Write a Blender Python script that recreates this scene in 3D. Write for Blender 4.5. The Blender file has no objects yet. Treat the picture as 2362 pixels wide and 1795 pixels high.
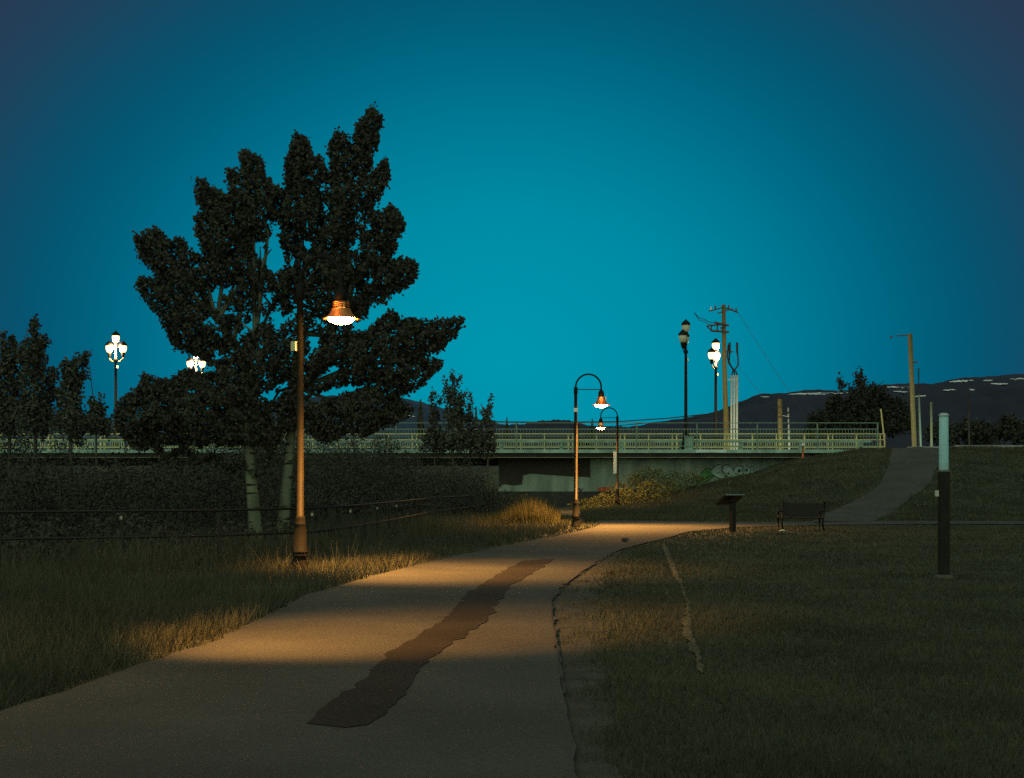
import bpy, bmesh, math, random
import numpy as np
from mathutils import Vector, Matrix

random.seed(7); rng = np.random.default_rng(7)
SC = bpy.context.scene
COL = SC.collection
R = math.radians

# ------------------------------------------------------------------ camera
F = 3245.0; CX = 1181.0; HY = 1115.0; EYE = 1.6      # measured from the photograph (2362 x 1795)
cam = bpy.data.cameras.new('camera'); camo = bpy.data.objects.new('camera', cam); COL.objects.link(camo)
camo.location = (0, 0, EYE); camo.rotation_euler = (R(90), 0, 0)
cam.sensor_fit = 'HORIZONTAL'; cam.sensor_width = 36; cam.lens = F/2362*36
cam.shift_y = (HY-897.5)/2362
cam.clip_start = 0.1; cam.clip_end = 12000
SC.camera = camo

# ------------------------------------------------------------------ dusk sky
def s2l(c): return tuple((v/255/12.92 if v/255 <= .04045 else ((v/255+.055)/1.055)**2.4) for v in c)
W = bpy.data.worlds.new('World'); SC.world = W; W.use_nodes = True
nt = W.node_tree; nt.nodes.clear()
tc = nt.nodes.new('ShaderNodeTexCoord')
dot = nt.nodes.new('ShaderNodeVectorMath'); dot.operation = 'DOT_PRODUCT'
glow = Vector(((1160-CX)/F, 1, 1.3*(HY-830)/F)).normalized(); dot.inputs[1].default_value = glow
nrm = nt.nodes.new('ShaderNodeVectorMath'); nrm.operation = 'NORMALIZE'
sqz = nt.nodes.new('ShaderNodeVectorMath'); sqz.operation = 'MULTIPLY'; sqz.inputs[1].default_value = (1,1,1.3)   # the glow hugs the horizon
ac = nt.nodes.new('ShaderNodeMath'); ac.operation = 'ARCCOSINE'; ac.use_clamp = False
dv = nt.nodes.new('ShaderNodeMath'); dv.operation = 'DIVIDE'; dv.inputs[1].default_value = R(40)
rp = nt.nodes.new('ShaderNodeValToRGB'); rp.color_ramp.interpolation = 'B_SPLINE'
SKY = [(0, (0,152,176)), (8, (0,138,163)), (13, (0,114,142)), (17, (0,91,119)), (20.5, (10,75,102)), (24, (38,60,86)), (28, (44,55,77)), (40, (36,47,64))]
els = rp.color_ramp.elements
while len(els) < len(SKY): els.new(.5)
for e, (d, c) in zip(els, SKY): e.position = d/40; e.color = (*s2l(c), 1)
bg = nt.nodes.new('ShaderNodeBackground'); bg.inputs[1].default_value = 1.0
wo = nt.nodes.new('ShaderNodeOutputWorld')
L = nt.links.new
L(tc.outputs['Generated'], sqz.inputs[0]); L(sqz.outputs[0], nrm.inputs[0]); L(nrm.outputs[0], dot.inputs[0]); L(dot.outputs['Value'], ac.inputs[0])
L(ac.outputs[0], dv.inputs[0]); L(dv.outputs[0], rp.inputs[0]); L(rp.outputs[0], bg.inputs[0]); L(bg.outputs[0], wo.inputs[0])

# weak, very soft fill sun added high behind the viewer to lift the darks
sl = bpy.data.lights.new('fill_sun', 'SUN'); sl.energy = 1.62; sl.angle = R(130); sl.color = (0.80, 1.0, 0.66)
so = bpy.data.objects.new('fill_sun', sl); COL.objects.link(so)
so.rotation_euler = (R(58), 0, R(-12))

SC.view_settings.view_transform = 'Standard'; SC.view_settings.look = 'None'
SC.view_settings.exposure = 0; SC.view_settings.gamma = 1; SC.view_settings.use_curve_mapping = False
SC.render.engine = 'CYCLES'
SC.cycles.use_denoising = False
SC.cycles.sample_clamp_indirect = 3
SC.cycles.max_bounces = 5; SC.cycles.diffuse_bounces = 2; SC.cycles.transparent_max_bounces = 8

# ------------------------------------------------------------------ helpers
def P(px, py, y):                      # photograph measurement at depth y -> place in the world
    return Vector(((px-CX)*y/F, y, EYE-(py-HY)*y/F))
def G(px, py):                         # same, on the flat ground
    y = EYE*F/(py-HY); return ((px-CX)*y/F, y)
def sst(a, b, x):
    t = np.clip((np.asarray(x, float)-a)/(b-a), 0, 1); return t*t*(3-2*t)

def H(x, y):                           # terrain height
    x = np.asarray(x, float); y = np.asarray(y, float)
    top = np.interp(x, [3,4,8.8,13,15.2,16.8,19,22,25], [0,.05,.75,1.7,2.1,2.75,3.25,3.65,3.75])
    right = top*sst(60, 88, y)
    xb = np.where(y > 38, -9+(y-38)*9/42, -9-(38-y)*.8)
    xb = np.where(y > 80, 0, xb)
    left = -2.7*sst(0, 7, xb-x)
    far = sst(-38, -50, x)
    left = left*(1-far)+3.75*far*sst(50, 85, y)
    plain = sst(112, 135, y)
    h = (right+left)*(1-plain)+3.75*plain
    n = .05*np.sin(x*1.3+y*.7)*np.sin(y*.9-x*.4)+.03*np.sin(x*2.9+1)*np.sin(y*2.3)
    return h+n*sst(60, 66, y)*(1-sst(118, 130, y))
def h1(x, y): return float(H(x, y))

MATS = {}
def mat(name, col, rough=.8, var=.25, scale=6., bump=0., bscale=None, metal=0., spec=.3, emit=None, estr=0., trans=0., stretch=None):
    if name in MATS: return MATS[name]
    m = bpy.data.materials.new(name); m.use_nodes = True; n = m.node_tree.nodes; l = m.node_tree.links.new
    b = n['Principled BSDF']; b.inputs['Roughness'].default_value = rough; b.inputs['Metallic'].default_value = metal
    b.inputs['Specular IOR Level'].default_value = spec
    t = n.new('ShaderNodeTexCoord'); mp = n.new('ShaderNodeMapping'); l(t.outputs['Object'], mp.inputs[0])
    if stretch: mp.inputs['Scale'].default_value = stretch
    nz = n.new('ShaderNodeTexNoise'); nz.inputs['Scale'].default_value = scale; nz.inputs['Detail'].default_value = 5
    l(mp.outputs[0], nz.inputs['Vector'])
    mx = n.new('ShaderNodeMix'); mx.data_type = 'RGBA'
    mx.inputs['A'].default_value = (*[c*(1-var) for c in col], 1); mx.inputs['B'].default_value = (*[min(1, c*(1+var)) for c in col], 1)
    rm = n.new('ShaderNodeMapRange'); rm.inputs[1].default_value = .3; rm.inputs[2].default_value = .7
    l(nz.outputs['Fac'], rm.inputs[0]); l(rm.outputs[0], mx.inputs['Factor'])
    l(mx.outputs['Result'], b.inputs['Base Color'])
    if bump:
        nb = n.new('ShaderNodeTexNoise'); nb.inputs['Scale'].default_value = bscale or scale*6; nb.inputs['Detail'].default_value = 4
        l(mp.outputs[0], nb.inputs['Vector'])
        bp = n.new('ShaderNodeBump'); bp.inputs['Strength'].default_value = bump; bp.inputs['Distance'].default_value = .02
        l(nb.outputs['Fac'], bp.inputs['Height']); l(bp.outputs[0], b.inputs['Normal'])
    if emit:
        b.inputs['Emission Color'].default_value = (*emit, 1); b.inputs['Emission Strength'].default_value = estr
    if trans:
        tr = n.new('ShaderNodeBsdfTranslucent'); l(mx.outputs['Result'], tr.inputs[0])
        ms = n.new('ShaderNodeMixShader'); ms.inputs[0].default_value = trans
        l(b.outputs[0], ms.inputs[1]); l(tr.outputs[0], ms.inputs[2]); l(ms.outputs[0], n['Material Output'].inputs[0])
    MATS[name] = m; return m

def link_mesh(name, me, m, parent=None, loc=(0,0,0)):
    if m: me.materials.append(m)
    o = bpy.data.objects.new(name, me); COL.objects.link(o); o.location = loc
    if parent: o.parent = parent
    return o
def tag(o, label=None, cat=None, group=None, kind=None):
    if label: o['label'] = label
    if cat: o['category'] = cat
    if group: o['group'] = group
    if kind: o['kind'] = kind
    return o
def thing(name, label, cat, loc=(0,0,0), rz=0, group=None):
    o = bpy.data.objects.new(name, None); COL.objects.link(o); o.location = loc; o.rotation_euler = (0,0,rz); o.empty_display_size = .2
    return tag(o, label, cat, group)

class MB:
    def __init__(s, org=(0,0,0)): s.v = []; s.f = []; s.o = Vector(org)
    def add(s, vs, fs):
        k = len(s.v); s.v += [Vector(v) for v in vs]; s.f += [tuple(k+i for i in f) for f in fs]; return s
    def box(s, c, d, rz=0, rx=0, ry=0):
        M = Matrix.Rotation(rz,3,'Z') @ Matrix.Rotation(ry,3,'Y') @ Matrix.Rotation(rx,3,'X'); c = Vector(c)
        vs = [c + M @ Vector((sx*d[0]/2, sy*d[1]/2, sz*d[2]/2)) for sx in (-1,1) for sy in (-1,1) for sz in (-1,1)]
        return s.add(vs, [(0,1,3,2),(4,6,7,5),(0,4,5,1),(2,3,7,6),(0,2,6,4),(1,5,7,3)])
    def tube(s, pts, rad, n=8, cap=True):
        pts = [Vector(p) for p in pts]; k = len(pts)
        rads = rad if isinstance(rad, (list, tuple)) else [rad]*k
        up = None; rings = []
        for i, p in enumerate(pts):
            t = (pts[min(i+1,k-1)]-pts[max(i-1,0)]).normalized()
            if up is None: up = Vector((0,0,1)) if abs(t.z) < .9 else Vector((0,1,0))
            a = t.cross(up)
            if a.length < 1e-5: a = t.cross(Vector((1,0,0)))
            a.normalize(); b = a.cross(t).normalized(); up = b
            rings.append([p+(a*math.cos(2*math.pi*j/n)+b*math.sin(2*math.pi*j/n))*rads[i] for j in range(n)])
        vs = [v for r in rings for v in r]; fs = []
        for i in range(k-1):
            for j in range(n): fs.append((i*n+j, i*n+(j+1)%n, (i+1)*n+(j+1)%n, (i+1)*n+j))
        if cap: fs += [tuple(range(n)), tuple(range((k-1)*n, k*n))[::-1]]
        return s.add(vs, fs)
    def lathe(s, prof, c=(0,0,0), n=16):                # prof: (radius, height)
        c = Vector(c); k = len(prof)
        vs = [c+Vector((r*math.cos(2*math.pi*j/n), r*math.sin(2*math.pi*j/n), z)) for r, z in prof for j in range(n)]
        fs = [(i*n+j, i*n+(j+1)%n, (i+1)*n+(j+1)%n, (i+1)*n+j) for i in range(k-1) for j in range(n)]
        if prof[0][0] > 1e-4: fs.append(tuple(range(n))[::-1])
        if prof[-1][0] > 1e-4: fs.append(tuple(range((k-1)*n, k*n)))
        return s.add(vs, fs)
    def mesh(s, name='m', smooth=False):
        me = bpy.data.meshes.new(name); me.from_pydata([tuple(v-s.o) for v in s.v], [], s.f); me.update()
        if smooth: me.polygons.foreach_set('use_smooth', [True]*len(me.polygons))
        return me
    def build(s, name, m, parent=None, smooth=False, loc=(0,0,0)):
        return link_mesh(name, s.mesh(name, smooth), m, parent, loc)

def fast_mesh(name, V, Fc):
    V = np.asarray(V, np.float32); Fc = np.asarray(Fc, np.int32); k = Fc.shape[1]
    me = bpy.data.meshes.new(name); me.vertices.add(len(V)); me.vertices.foreach_set('co', V.ravel())
    me.loops.add(Fc.size); me.loops.foreach_set('vertex_index', Fc.ravel())
    me.polygons.add(len(Fc)); me.polygons.foreach_set('loop_start', np.arange(0, Fc.size, k, dtype=np.int32))
    me.polygons.foreach_set('loop_total', np.full(len(Fc), k, np.int32)); me.update(calc_edges=True); return me

def leaves_mesh(name, C, size, asp=.8, vert=0.):
    """diamond-ish folded leaves at centres C; size: array of lengths"""
    N = len(C); size = np.broadcast_to(size, (N,))[:,None]
    a = rng.normal(size=(N,3)); a[:,2] += vert; a /= np.linalg.norm(a,axis=1)[:,None]
    b = rng.normal(size=(N,3)); b -= (b*a).sum(1)[:,None]*a; b /= np.linalg.norm(b,axis=1)[:,None]
    c = np.cross(a,b)
    V = np.stack([C-a*size*.5, C+b*size*asp*.5+c*size*.12-a*size*.06, C+a*size*.5, C-b*size*asp*.5+c*size*.12-a*size*.06], 1).reshape(-1,3)
    return fast_mesh(name, V, np.arange(4*N).reshape(-1,4))

def inpoly(x, y, poly):
    r = np.zeros(len(x), bool); n = len(poly); j = n-1
    for i in range(n):
        xi, yi = poly[i]; xj, yj = poly[j]
        if yi != yj:
            r ^= ((yi > y) != (yj > y)) & (x < (xj-xi)*(y-yi)/(yj-yi)+xi)
        j = i
    return r
def ragged(poly, step=.25, amp=.05, seed=1):
    q = random.Random(seed); out = []
    for i in range(len(poly)):
        a = poly[i]; b = poly[(i+1)%len(poly)]; d = math.dist(a,b); k = max(1, int(d/step))
        nx, ny = (b[1]-a[1])/max(d,1e-6), -(b[0]-a[0])/max(d,1e-6)
        for j in range(k):
            t = j/k; o = q.gauss(0, amp) if j else q.gauss(0, amp*.5)
            out.append((a[0]+(b[0]-a[0])*t+nx*o, a[1]+(b[1]-a[1])*t+ny*o))
    return out
def sheet(name, poly, z, m, thick=0.):
    bm = bmesh.new(); vs = [bm.verts.new((x,y,z)) for x,y in poly]; f = bm.faces.new(vs)
    if f.normal.z < 0: f.normal_flip()
    bmesh.ops.triangulate(bm, faces=[f])
    me = bpy.data.meshes.new(name); bm.to_mesh(me); bm.free()
    return link_mesh(name, me, m)

# ------------------------------------------------------------------ ground
GRASS = mat('grass_soil', (.058,.060,.042), .95, .35, .8, .6, 9)
xs = np.concatenate([-np.geomspace(4500, 22, 26), np.arange(-21, 34, .6), np.geomspace(35, 4500, 28)])
ys = np.concatenate([-np.geomspace(60, 1, 6), np.arange(0, 140, .7), np.geomspace(141, 5000, 26)])
gx, gy = np.meshgrid(xs, ys); gz = H(gx, gy)
V = np.stack([gx, gy, gz], -1).reshape(-1,3); nx, ny = len(xs), len(ys)
ii = np.arange(nx*ny).reshape(ny,nx)
Fq = np.stack([ii[:-1,:-1], ii[:-1,1:], ii[1:,1:], ii[1:,:-1]], -1).reshape(-1,4)
g = link_mesh('ground', fast_mesh('ground', V, Fq), GRASS); g['kind'] = 'structure'
g.data.polygons.foreach_set('use_smooth', [True]*len(g.data.polygons))

def asphalt(name, col, var, bump=.5):
    m = mat(name, col, .9, var, .6, bump, 160, spec=.2); n = m.node_tree.nodes; l = m.node_tree.links.new
    # speckle of aggregate over the broad blotches
    mixn = [x for x in n if x.type == 'MIX'][0]; b = n['Principled BSDF']; mp = [x for x in n if x.type == 'MAPPING'][0]
    vz = n.new('ShaderNodeTexNoise'); vz.inputs['Scale'].default_value = 45; vz.inputs['Detail'].default_value = 6; vz.inputs['Roughness'].default_value = .8
    l(mp.outputs[0], vz.inputs['Vector'])
    r2 = n.new('ShaderNodeMapRange'); r2.inputs[1].default_value = .35; r2.inputs[2].default_value = .65; r2.inputs[3].default_value = .7; r2.inputs[4].default_value = 1.3
    l(vz.outputs['Fac'], r2.inputs[0])
    mu = n.new('ShaderNodeMix'); mu.data_type = 'RGBA'; mu.blend_type = 'MULTIPLY'; mu.inputs['Factor'].default_value = 1
    l(mixn.outputs['Result'], mu.inputs['A']); l(r2.outputs[0], mu.inputs['B']); l(mu.outputs['Result'], b.inputs['Base Color'])
    return m
ASPH = asphalt('path_asphalt', (.064,.065,.061), .2)
PATCH = asphalt('patch_asphalt', (.027,.0235,.0195), .3)
SHOULD = mat('shoulder_gravel', (.058,.058,.050), .95, .35, 3, .8, 90)
ROADM = mat('road_asphalt', (.16,.16,.165), .9, .2, 2, .4, 60)

left_px = [(-160,1795),(0,1650),(200,1585),(372,1526),(488,1489),(620,1422),(703,1377),(800,1350),(900,1322),(1000,1297),(1100,1275),(1200,1254),(1270,1242),(1330,1228),(1368,1219),(1383,1213),(1384,1208),(1374,1203)]
far_px = [(1420,1202),(1500,1203),(1600,1205),(1750,1207),(1880,1206)]
near_px = [(1895,1213),(1792,1215),(1697,1218),(1590,1228),(1524,1247),(1470,1259),(1421,1274)]
right_px = [(1390,1292),(1346,1319),(1300,1356),(1272,1389),(1275,1440),(1290,1520),(1305,1620),(1320,1795)]
main = [(-5.2,-6)]+[G(*p) for p in left_px]+[G(*p) for p in far_px]+[G(*p) for p in near_px]+[G(*p) for p in right_px]+[(.5,-6)]
main_r = ragged(main, .35, .025, 3)
sheet('path', main_r, .030, ASPH)['kind'] = 'structure'
should = [G(*p) for p in [(1470,1259),(1441,1270),(1416,1298),(1398,1344),(1386,1399),(1386,1480),(1400,1600),(1430,1795)]]+[(1.0,-6),(.2,-6)]+[G(*p) for p in right_px[::-1]]+[G(1421,1274)]
patch_px = [(1175,1312),(1207,1297),(1277,1293),(1242,1319),(1172,1359),(1147,1399),(1127,1434),(1078,1468),(1033,1498),(988,1528),(958,1583),(918,1623),(854,1685),(799,1690),(704,1680),(754,1638),(814,1588),(879,1533),(923,1498),(968,1471),(1028,1434),(1058,1399),(1078,1374),(1137,1337)]
sheet('asphalt_patch', ragged([G(*p) for p in patch_px], .2, .025, 9), .036, PATCH)['kind'] = 'structure'
def strip(name, left, right, m, lift=.03, n=40, crown=.02):
    """ribbon following the terrain between two polylines"""
    def samp(pl, t):
        d = [0]
        for a,b in zip(pl, pl[1:]): d.append(d[-1]+math.dist(a,b))
        x = t*d[-1]
        for i in range(len(pl)-1):
            if x <= d[i+1]+1e-9:
                u = (x-d[i])/(d[i+1]-d[i]); return (pl[i][0]+(pl[i+1][0]-pl[i][0])*u, pl[i][1]+(pl[i+1][1]-pl[i][1])*u)
        return pl[-1]
    K = 5; V = []; Fc = []
    for i in range(n+1):
        a = samp(left, i/n); b = samp(right, i/n)
        for k in range(K):
            u = k/(K-1); x = a[0]+(b[0]-a[0])*u; y = a[1]+(b[1]-a[1])*u
            V.append((x, y, h1(x,y)+lift+crown*(1 if 0 < k < K-1 else 0)))
    for i in range(n):
        for k in range(K-1): Fc.append((i*K+k, i*K+k+1, (i+1)*K+k+1, (i+1)*K+k))
    o = link_mesh(name, fast_mesh(name, V, Fc), m); o['kind'] = 'structure'; return o
seam = [G(*p) for p in [(1421,1276),(1346,1321),(1300,1358),(1274,1390),(1277,1440),(1291,1520),(1304,1610)]]
def wob(pl, amp, step, seed):
    q = random.Random(seed); out = []
    for a,b in zip(pl, pl[1:]):
        k = max(1, int(math.dist(a,b)/step))
        for i in range(k): t = i/k; out.append((a[0]+(b[0]-a[0])*t+q.gauss(0,amp), a[1]+(b[1]-a[1])*t))
    return out+[pl[-1]]
strip('path_seam', wob([(x-.018,y) for x,y in seam], .005, .3, 2), wob([(x+.0,y) for x,y in seam], .006, .3, 3), mat('tar_seam', (.04,.038,.035), .8, .2), .036, 120, 0.)
sh_l = [(.25,-6)]+[G(*p) for p in right_px[::-1]]+[G(1421,1274)]; sh_r = [(1.0,-6)]+[G(*p) for p in [(1430,1795),(1400,1600),(1386,1480),(1386,1399),(1398,1344),(1416,1298),(1441,1270)]]
strip('gravel_shoulder', [(x-.1,y) for x,y in wob(sh_l,.02,.3,4)], wob(sh_r,.06,.3,6), SHOULD, .008, 90, 0.)
# level branch to the right, then the ramp up to the road
bl = [G(1878,1206), G(1990,1203), G(2362,1204)]+[(60,58.5)]; br = [G(1893,1213), G(2100,1211), G(2362,1211)]+[(60,54)]
strip('side_path', bl, br, ASPH, .034, 60)
def rx(px, y): return ((px-CX)*y/F, y)
ramp_l = [rx(1868,57.0), rx(1880,60), rx(1905,65), rx(1962,69), rx(2028,73), rx(2052,79), rx(2058,87), rx(2062,90)]
ramp_r = [rx(2010,57.0), rx(2022,60), rx(2060,65), rx(2100,69), rx(2146,73), rx(2168,79), rx(2176,87), rx(2182,90)]
strip('ramp_path', ramp_l, ramp_r, ASPH, .045, 70)
# worn pale line through the right-hand grass
wl = [G(*p) for p in [(1530,1257),(1543,1290),(1555,1319),(1572,1355),(1588,1394),(1584,1458),(1608,1518),(1622,1560)]]
ww = [.10,.12,.12,.06,.05,.10,.06,.02]
wp = [(x-w/2,y) for (x,y),w in zip(wl,ww)]+[(x+w/2,y) for (x,y),w in list(zip(wl,ww))[::-1]]
strip('worn_dirt_line', wob([(x-w/2,y) for (x,y),w in zip(wl,ww)], .018, .12, 11), wob([(x+w/2,y) for (x,y),w in zip(wl,ww)], .018, .12, 12), mat('dry_dirt', (.10,.088,.055), .95, .5, 8, .6, 60), .025, 160, .01)
# road on the embankment, kerbs, river
rd = MB(); rd.box((72,94.2,3.72), (96.6,10,.2)); rd.build('road', ROADM)['kind'] = 'structure'
KERB = mat('kerb_concrete', (.30,.30,.27), .9, .2, 4, .3)
kb = MB(); kb.box((74,89.0,3.80), (92,.3,.42)); kb.build('kerb', KERB)['kind'] = 'structure'
kb = MB(); kb.box((74,99.5,3.95), (92,.3,.5)); kb.build('kerb', KERB)['kind'] = 'structure'
rv = MB(); rv.add([(-44,20,-1.9),(-3,20,-1.9),(4,140,-1.9),(-44,140,-1.9)], [(0,1,2,3)])
rv.build('river_water', mat('river_water', (.02,.03,.03), .12, .1, 2, .15, 3, spec=.5))['kind'] = 'structure'

# ------------------------------------------------------------------ hills
def hill(name, prof, Y, depth, col, snow=()):
    px = np.array([p[0] for p in prof], float); py = np.array([p[1] for p in prof], float)
    X = np.linspace(px[0], px[-1], 240); ridge = np.interp(X, px, py)
    ridge = ridge + .8*np.sin(X*.21)+.6*np.sin(X*.53+1)+.4*np.sin(X*1.3)
    rows = 26; V = []
    for r in range(rows):
        u = r/(rows-1); y = Y-depth+u*depth*1.5          # crest at u = 2/3
        k = math.sin(min(u*1.5,1)*math.pi/2)**.8 if u < .667 else 1-(u-.667)*1.2
        xw = (X-CX)*Y/F; zt = EYE-(ridge-HY)*Y/F
        wob = 1+.05*np.sin(X*.06+r*.7)+.03*np.sin(X*.17-r*1.3) if u < .62 else 1
        z = np.maximum(zt*k*wob, -5)
        z = np.minimum(z, EYE+(zt-EYE)*(y/Y)*.985) if u < .64 else z
        V.append(np.stack([xw, np.full_like(xw, y), z], -1))
    V = np.array(V); n = len(X); ii = np.arange(rows*n).reshape(rows,n)
    Fq = np.stack([ii[:-1,:-1], ii[:-1,1:], ii[1:,1:], ii[1:,:-1]], -1).reshape(-1,4)
    o = link_mesh(name, fast_mesh(name, V.reshape(-1,3), Fq), col); o['kind'] = 'structure'
    o.data.polygons.foreach_set('use_smooth', [True]*len(o.data.polygons))
    from mathutils.bvhtree import BVHTree
    bv = BVHTree.FromPolygons([tuple(v) for v in V.reshape(-1,3)], [tuple(f) for f in Fq])
    SN = mat('snow_patch', (.75,.78,.8), .8, .1)
    for (x0,x1,y,w,sl_) in snow:                          # patches lying on the slope
        q = random.Random(int(x0)); V2 = []; ok = True; k = 14
        for i in range(k+1):
            t = i/k; xx = x0+(x1-x0)*t; yy = y+sl_*t+q.gauss(0,.5); hw = w*.5*math.sin(math.pi*(.06+.88*t))**.6*q.uniform(.6,1.2)
            for e in (-hw, hw):
                d = (P(xx, yy+e, 1000)-Vector((0,0,EYE))).normalized()
                hit = bv.ray_cast(Vector((0,0,EYE)), d)
                if hit[0] is None: ok = False; break
                V2.append(tuple(hit[0]-d*6))
            if not ok: break
        if len(V2) >= 6:
            m2 = len(V2)//2; f2 = [(2*i,2*i+2,2*i+3,2*i+1) for i in range(m2-1)]
            link_mesh('snow_patch', fast_mesh('snow_patch', V2[:2*m2], f2), SN, o)
    return o
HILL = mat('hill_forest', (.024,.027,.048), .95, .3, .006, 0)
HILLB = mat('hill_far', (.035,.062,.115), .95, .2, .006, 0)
hill('hill', [(1330,1010),(1420,990),(1500,978),(1571,966),(1643,953),(1679,937),(1714,923),(1746,911),(1786,910),(1814,907),(1857,902),(1943,903),(2018,891),(2043,888),(2138,888),(2193,876),(2362,864),(2700,850),(3200,880),(3900,960)], 2600, 900, HILL,
     [(1820,1945,909,4,-2),(1930,1975,905,2.5,0),(2040,2110,892,3,2),(2190,2245,881,3.5,-4),(2268,2290,878,3,-1),(2285,2325,885.5,3,0),(2330,2420,874,4,0),(2175,2205,900,2.5,-1),(2228,2248,899,3,0),(1755,1775,915,2,1),(2060,2095,903,2,1)])
hill('hill', [(1050,1000),(1136,981),(1210,979),(1242,972),(1292,969),(1318,972),(1360,984),(1430,985),(1480,986),(1600,1000)], 3200, 700, HILL)
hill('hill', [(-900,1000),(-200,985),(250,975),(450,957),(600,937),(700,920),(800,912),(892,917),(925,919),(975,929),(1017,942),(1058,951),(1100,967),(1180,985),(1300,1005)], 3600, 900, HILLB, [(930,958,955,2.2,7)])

# ------------------------------------------------------------------ bridge
CONC = mat('bridge_concrete', (.30,.45,.37), .9, .35, 1.2, .3, 25, stretch=(1,1,.3))
STEEL = mat('girder_steel', (.055,.05,.04), .8, .3, 2)
FLANGE = mat('flange_steel', (.30,.32,.20), .7, .3, 2)
WALLM = mat('abutment_concrete', (.25,.32,.26), .95, .4, .9, .3, 20, stretch=(1.4,1,.35))
DARKW = mat('overpainted_wall', (.045,.042,.033), .9, .15, 1.2)
FOOT = mat('dark_footing', (.04,.04,.035), .8, .3, 2)  # dark tone for the block along the wall's foot
BX0, BX1 = -46., 24.0; YN, YF = 90., 101.
br = thing('bridge', 'long low road bridge of concrete and dark steel crossing behind the lamps', 'bridge', (0,95,3.5))
def bpart(name, boxes, m, parent=br):
    mb = MB((0,95,3.5))
    for c, d in boxes: mb.box(c, d)
    return mb.build(name, m, parent)
cxm, lx = (BX0+BX1)/2, BX1-BX0
bpart('deck', [((cxm,(YN+YF)/2,3.655),(lx,YF-YN-.5,.17))], CONC)
x = BX0
while x < BX1-.5:                                         # precast edge pieces with open joints
    w = min(5.85, BX1-x); bpart('edge_beam', [((x+w/2,YN,3.65),(w-.02,.3,.22))], CONC); x += 5.85
bpart('girder', [((cxm-2.5,YN+.25,3.40),(lx-5,.25,.27))], STEEL)
bpart('bottom_flange', [((cxm-2.5,YN+.20,3.25),(lx-5,.4,.03))], FLANGE)
for yy in (93.5, 97, 100.4): bpart('girder', [((cxm-2.5,yy,3.2),(lx-5,.4,.7))], STEEL)
wx0, wx1 = P(1150,1100,91.2).x, P(1880,1100,91.2).x
bpart('wing_wall', [(((wx0+wx1)/2,91.6,1.55),(wx1-wx0,.7,3.3))], WALLM)
bpart('abutment', [((wx0+.4,96.3,1.0),(.8,8.6,4.4))], WALLM)
bpart('footing', [(((wx0-4+wx1-6)/2,91.1,-.10),(wx1-wx0-2,1.0,2.35))], FOOT)
for i in range(2): bpart('pier', [((-20-16*i,96,.6),(.9,8,5.0))], WALLM)

def flat_paint(name, pxs, y, m, parent=None, org=(0,95,3.5)):
    bm = bmesh.new(); vs = [bm.verts.new(P(a,b,y)-Vector(org)) for a,b in pxs]; f = bm.faces.new(vs); bm.normal_update()
    if f.normal.y > 0: f.normal_flip()
    bmesh.ops.triangulate(bm, faces=[f]); me = bpy.data.meshes.new(name); bm.to_mesh(me); bm.free()
    return link_mesh(name, me, m, parent)
WY = 91.2
wall = [o for o in br.children if o.name.startswith('wing_wall')][0]
flat_paint('painted_over_patch', [(1150.5,1058),(1361,1058),(1361.5,1100),(1323,1099),(1225,1092),(1206,1096),(1204,1117),(1186,1119),(1160,1116),(1150.5,1126)], WY-.012, DARKW, wall)
flat_paint('red_graffiti', [(1376,1128),(1383,1124),(1396,1123),(1408,1124),(1412,1131),(1404,1135),(1385,1134)], WY-.014, mat('red_spray', (.42,.10,.05), .8, .2), wall)
def gz_(pts): return [(1540+a/6.142, 1040+b/6.142) for a,b in pts]
SPR_W = mat('white_spray', (.30,.42,.37), .9, .45, 3); SPR_K = mat('black_spray', (.02,.02,.02), .8, .1); SPR_G = mat('green_spray', (.07,.20,.055), .8, .4, 4)
def grow(pts, k):
    cx_ = sum(p[0] for p in pts)/len(pts); cy_ = sum(p[1] for p in pts)/len(pts); return [(cx_+(a-cx_)*k, cy_+(b-cy_)*k) for a,b in pts]
def ell(cx_, cy_, a, b, n=18): return [(cx_+a*math.cos(2*math.pi*i/n), cy_+b*math.sin(2*math.pi*i/n)) for i in range(n)]
letters = [('green_graffiti', [(470,330),(500,290),(545,250),(600,265),(645,345),(600,400),(520,445),(420,450),(430,400)], SPR_G),
 ('graffiti_letter', [(605,300),(655,238),(715,203),(762,203),(757,255),(722,302),(690,292),(700,325),(760,338),(800,325),(818,352),(792,392),(740,386),(690,365),(650,342)], SPR_W),
 ('graffiti_letter', [(785,300),(790,218),(860,200),(892,242),(950,308),(1012,350),(950,378),(860,372),(822,332)], SPR_W),
 ('graffiti_letter', ell(1012,280,70,64), SPR_W), ('graffiti_letter', ell(1118,272,58,58), SPR_W),
 ('graffiti_letter', [(1180,235),(1206,230),(1208,325),(1184,328)], SPR_W),
 ('graffiti_letter', [(1186,205),(1205,178),(1244,146),(1236,165),(1212,196),(1206,222),(1188,222)], SPR_W)]
for i, (nm, pts, m) in enumerate(letters):
    flat_paint('graffiti_outline', gz_(grow(pts, 1.10)), WY-.010-.004*i, SPR_K, wall)
    flat_paint(nm, gz_(pts), WY-.012-.004*i, m, wall)
for pts in ([(845,335),(860,298),(878,338)], ell(1012,282,22,22,10), ell(1120,275,13,24,10)):
    flat_paint('graffiti_counter', gz_(pts), WY-.048, SPR_K, wall)
flat_paint('graffiti_line', gz_([(430,415),(520,395),(600,352),(640,340),(642,350),(600,364),(525,405),(440,425)]), WY-.046, SPR_K, wall)
flat_paint('scrawled_tag', [(1334,1126),(1337,1125),(1340,1131),(1343,1126),(1345,1127),(1341,1133),(1338,1133)], WY-.014, SPR_K, wall)

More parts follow.
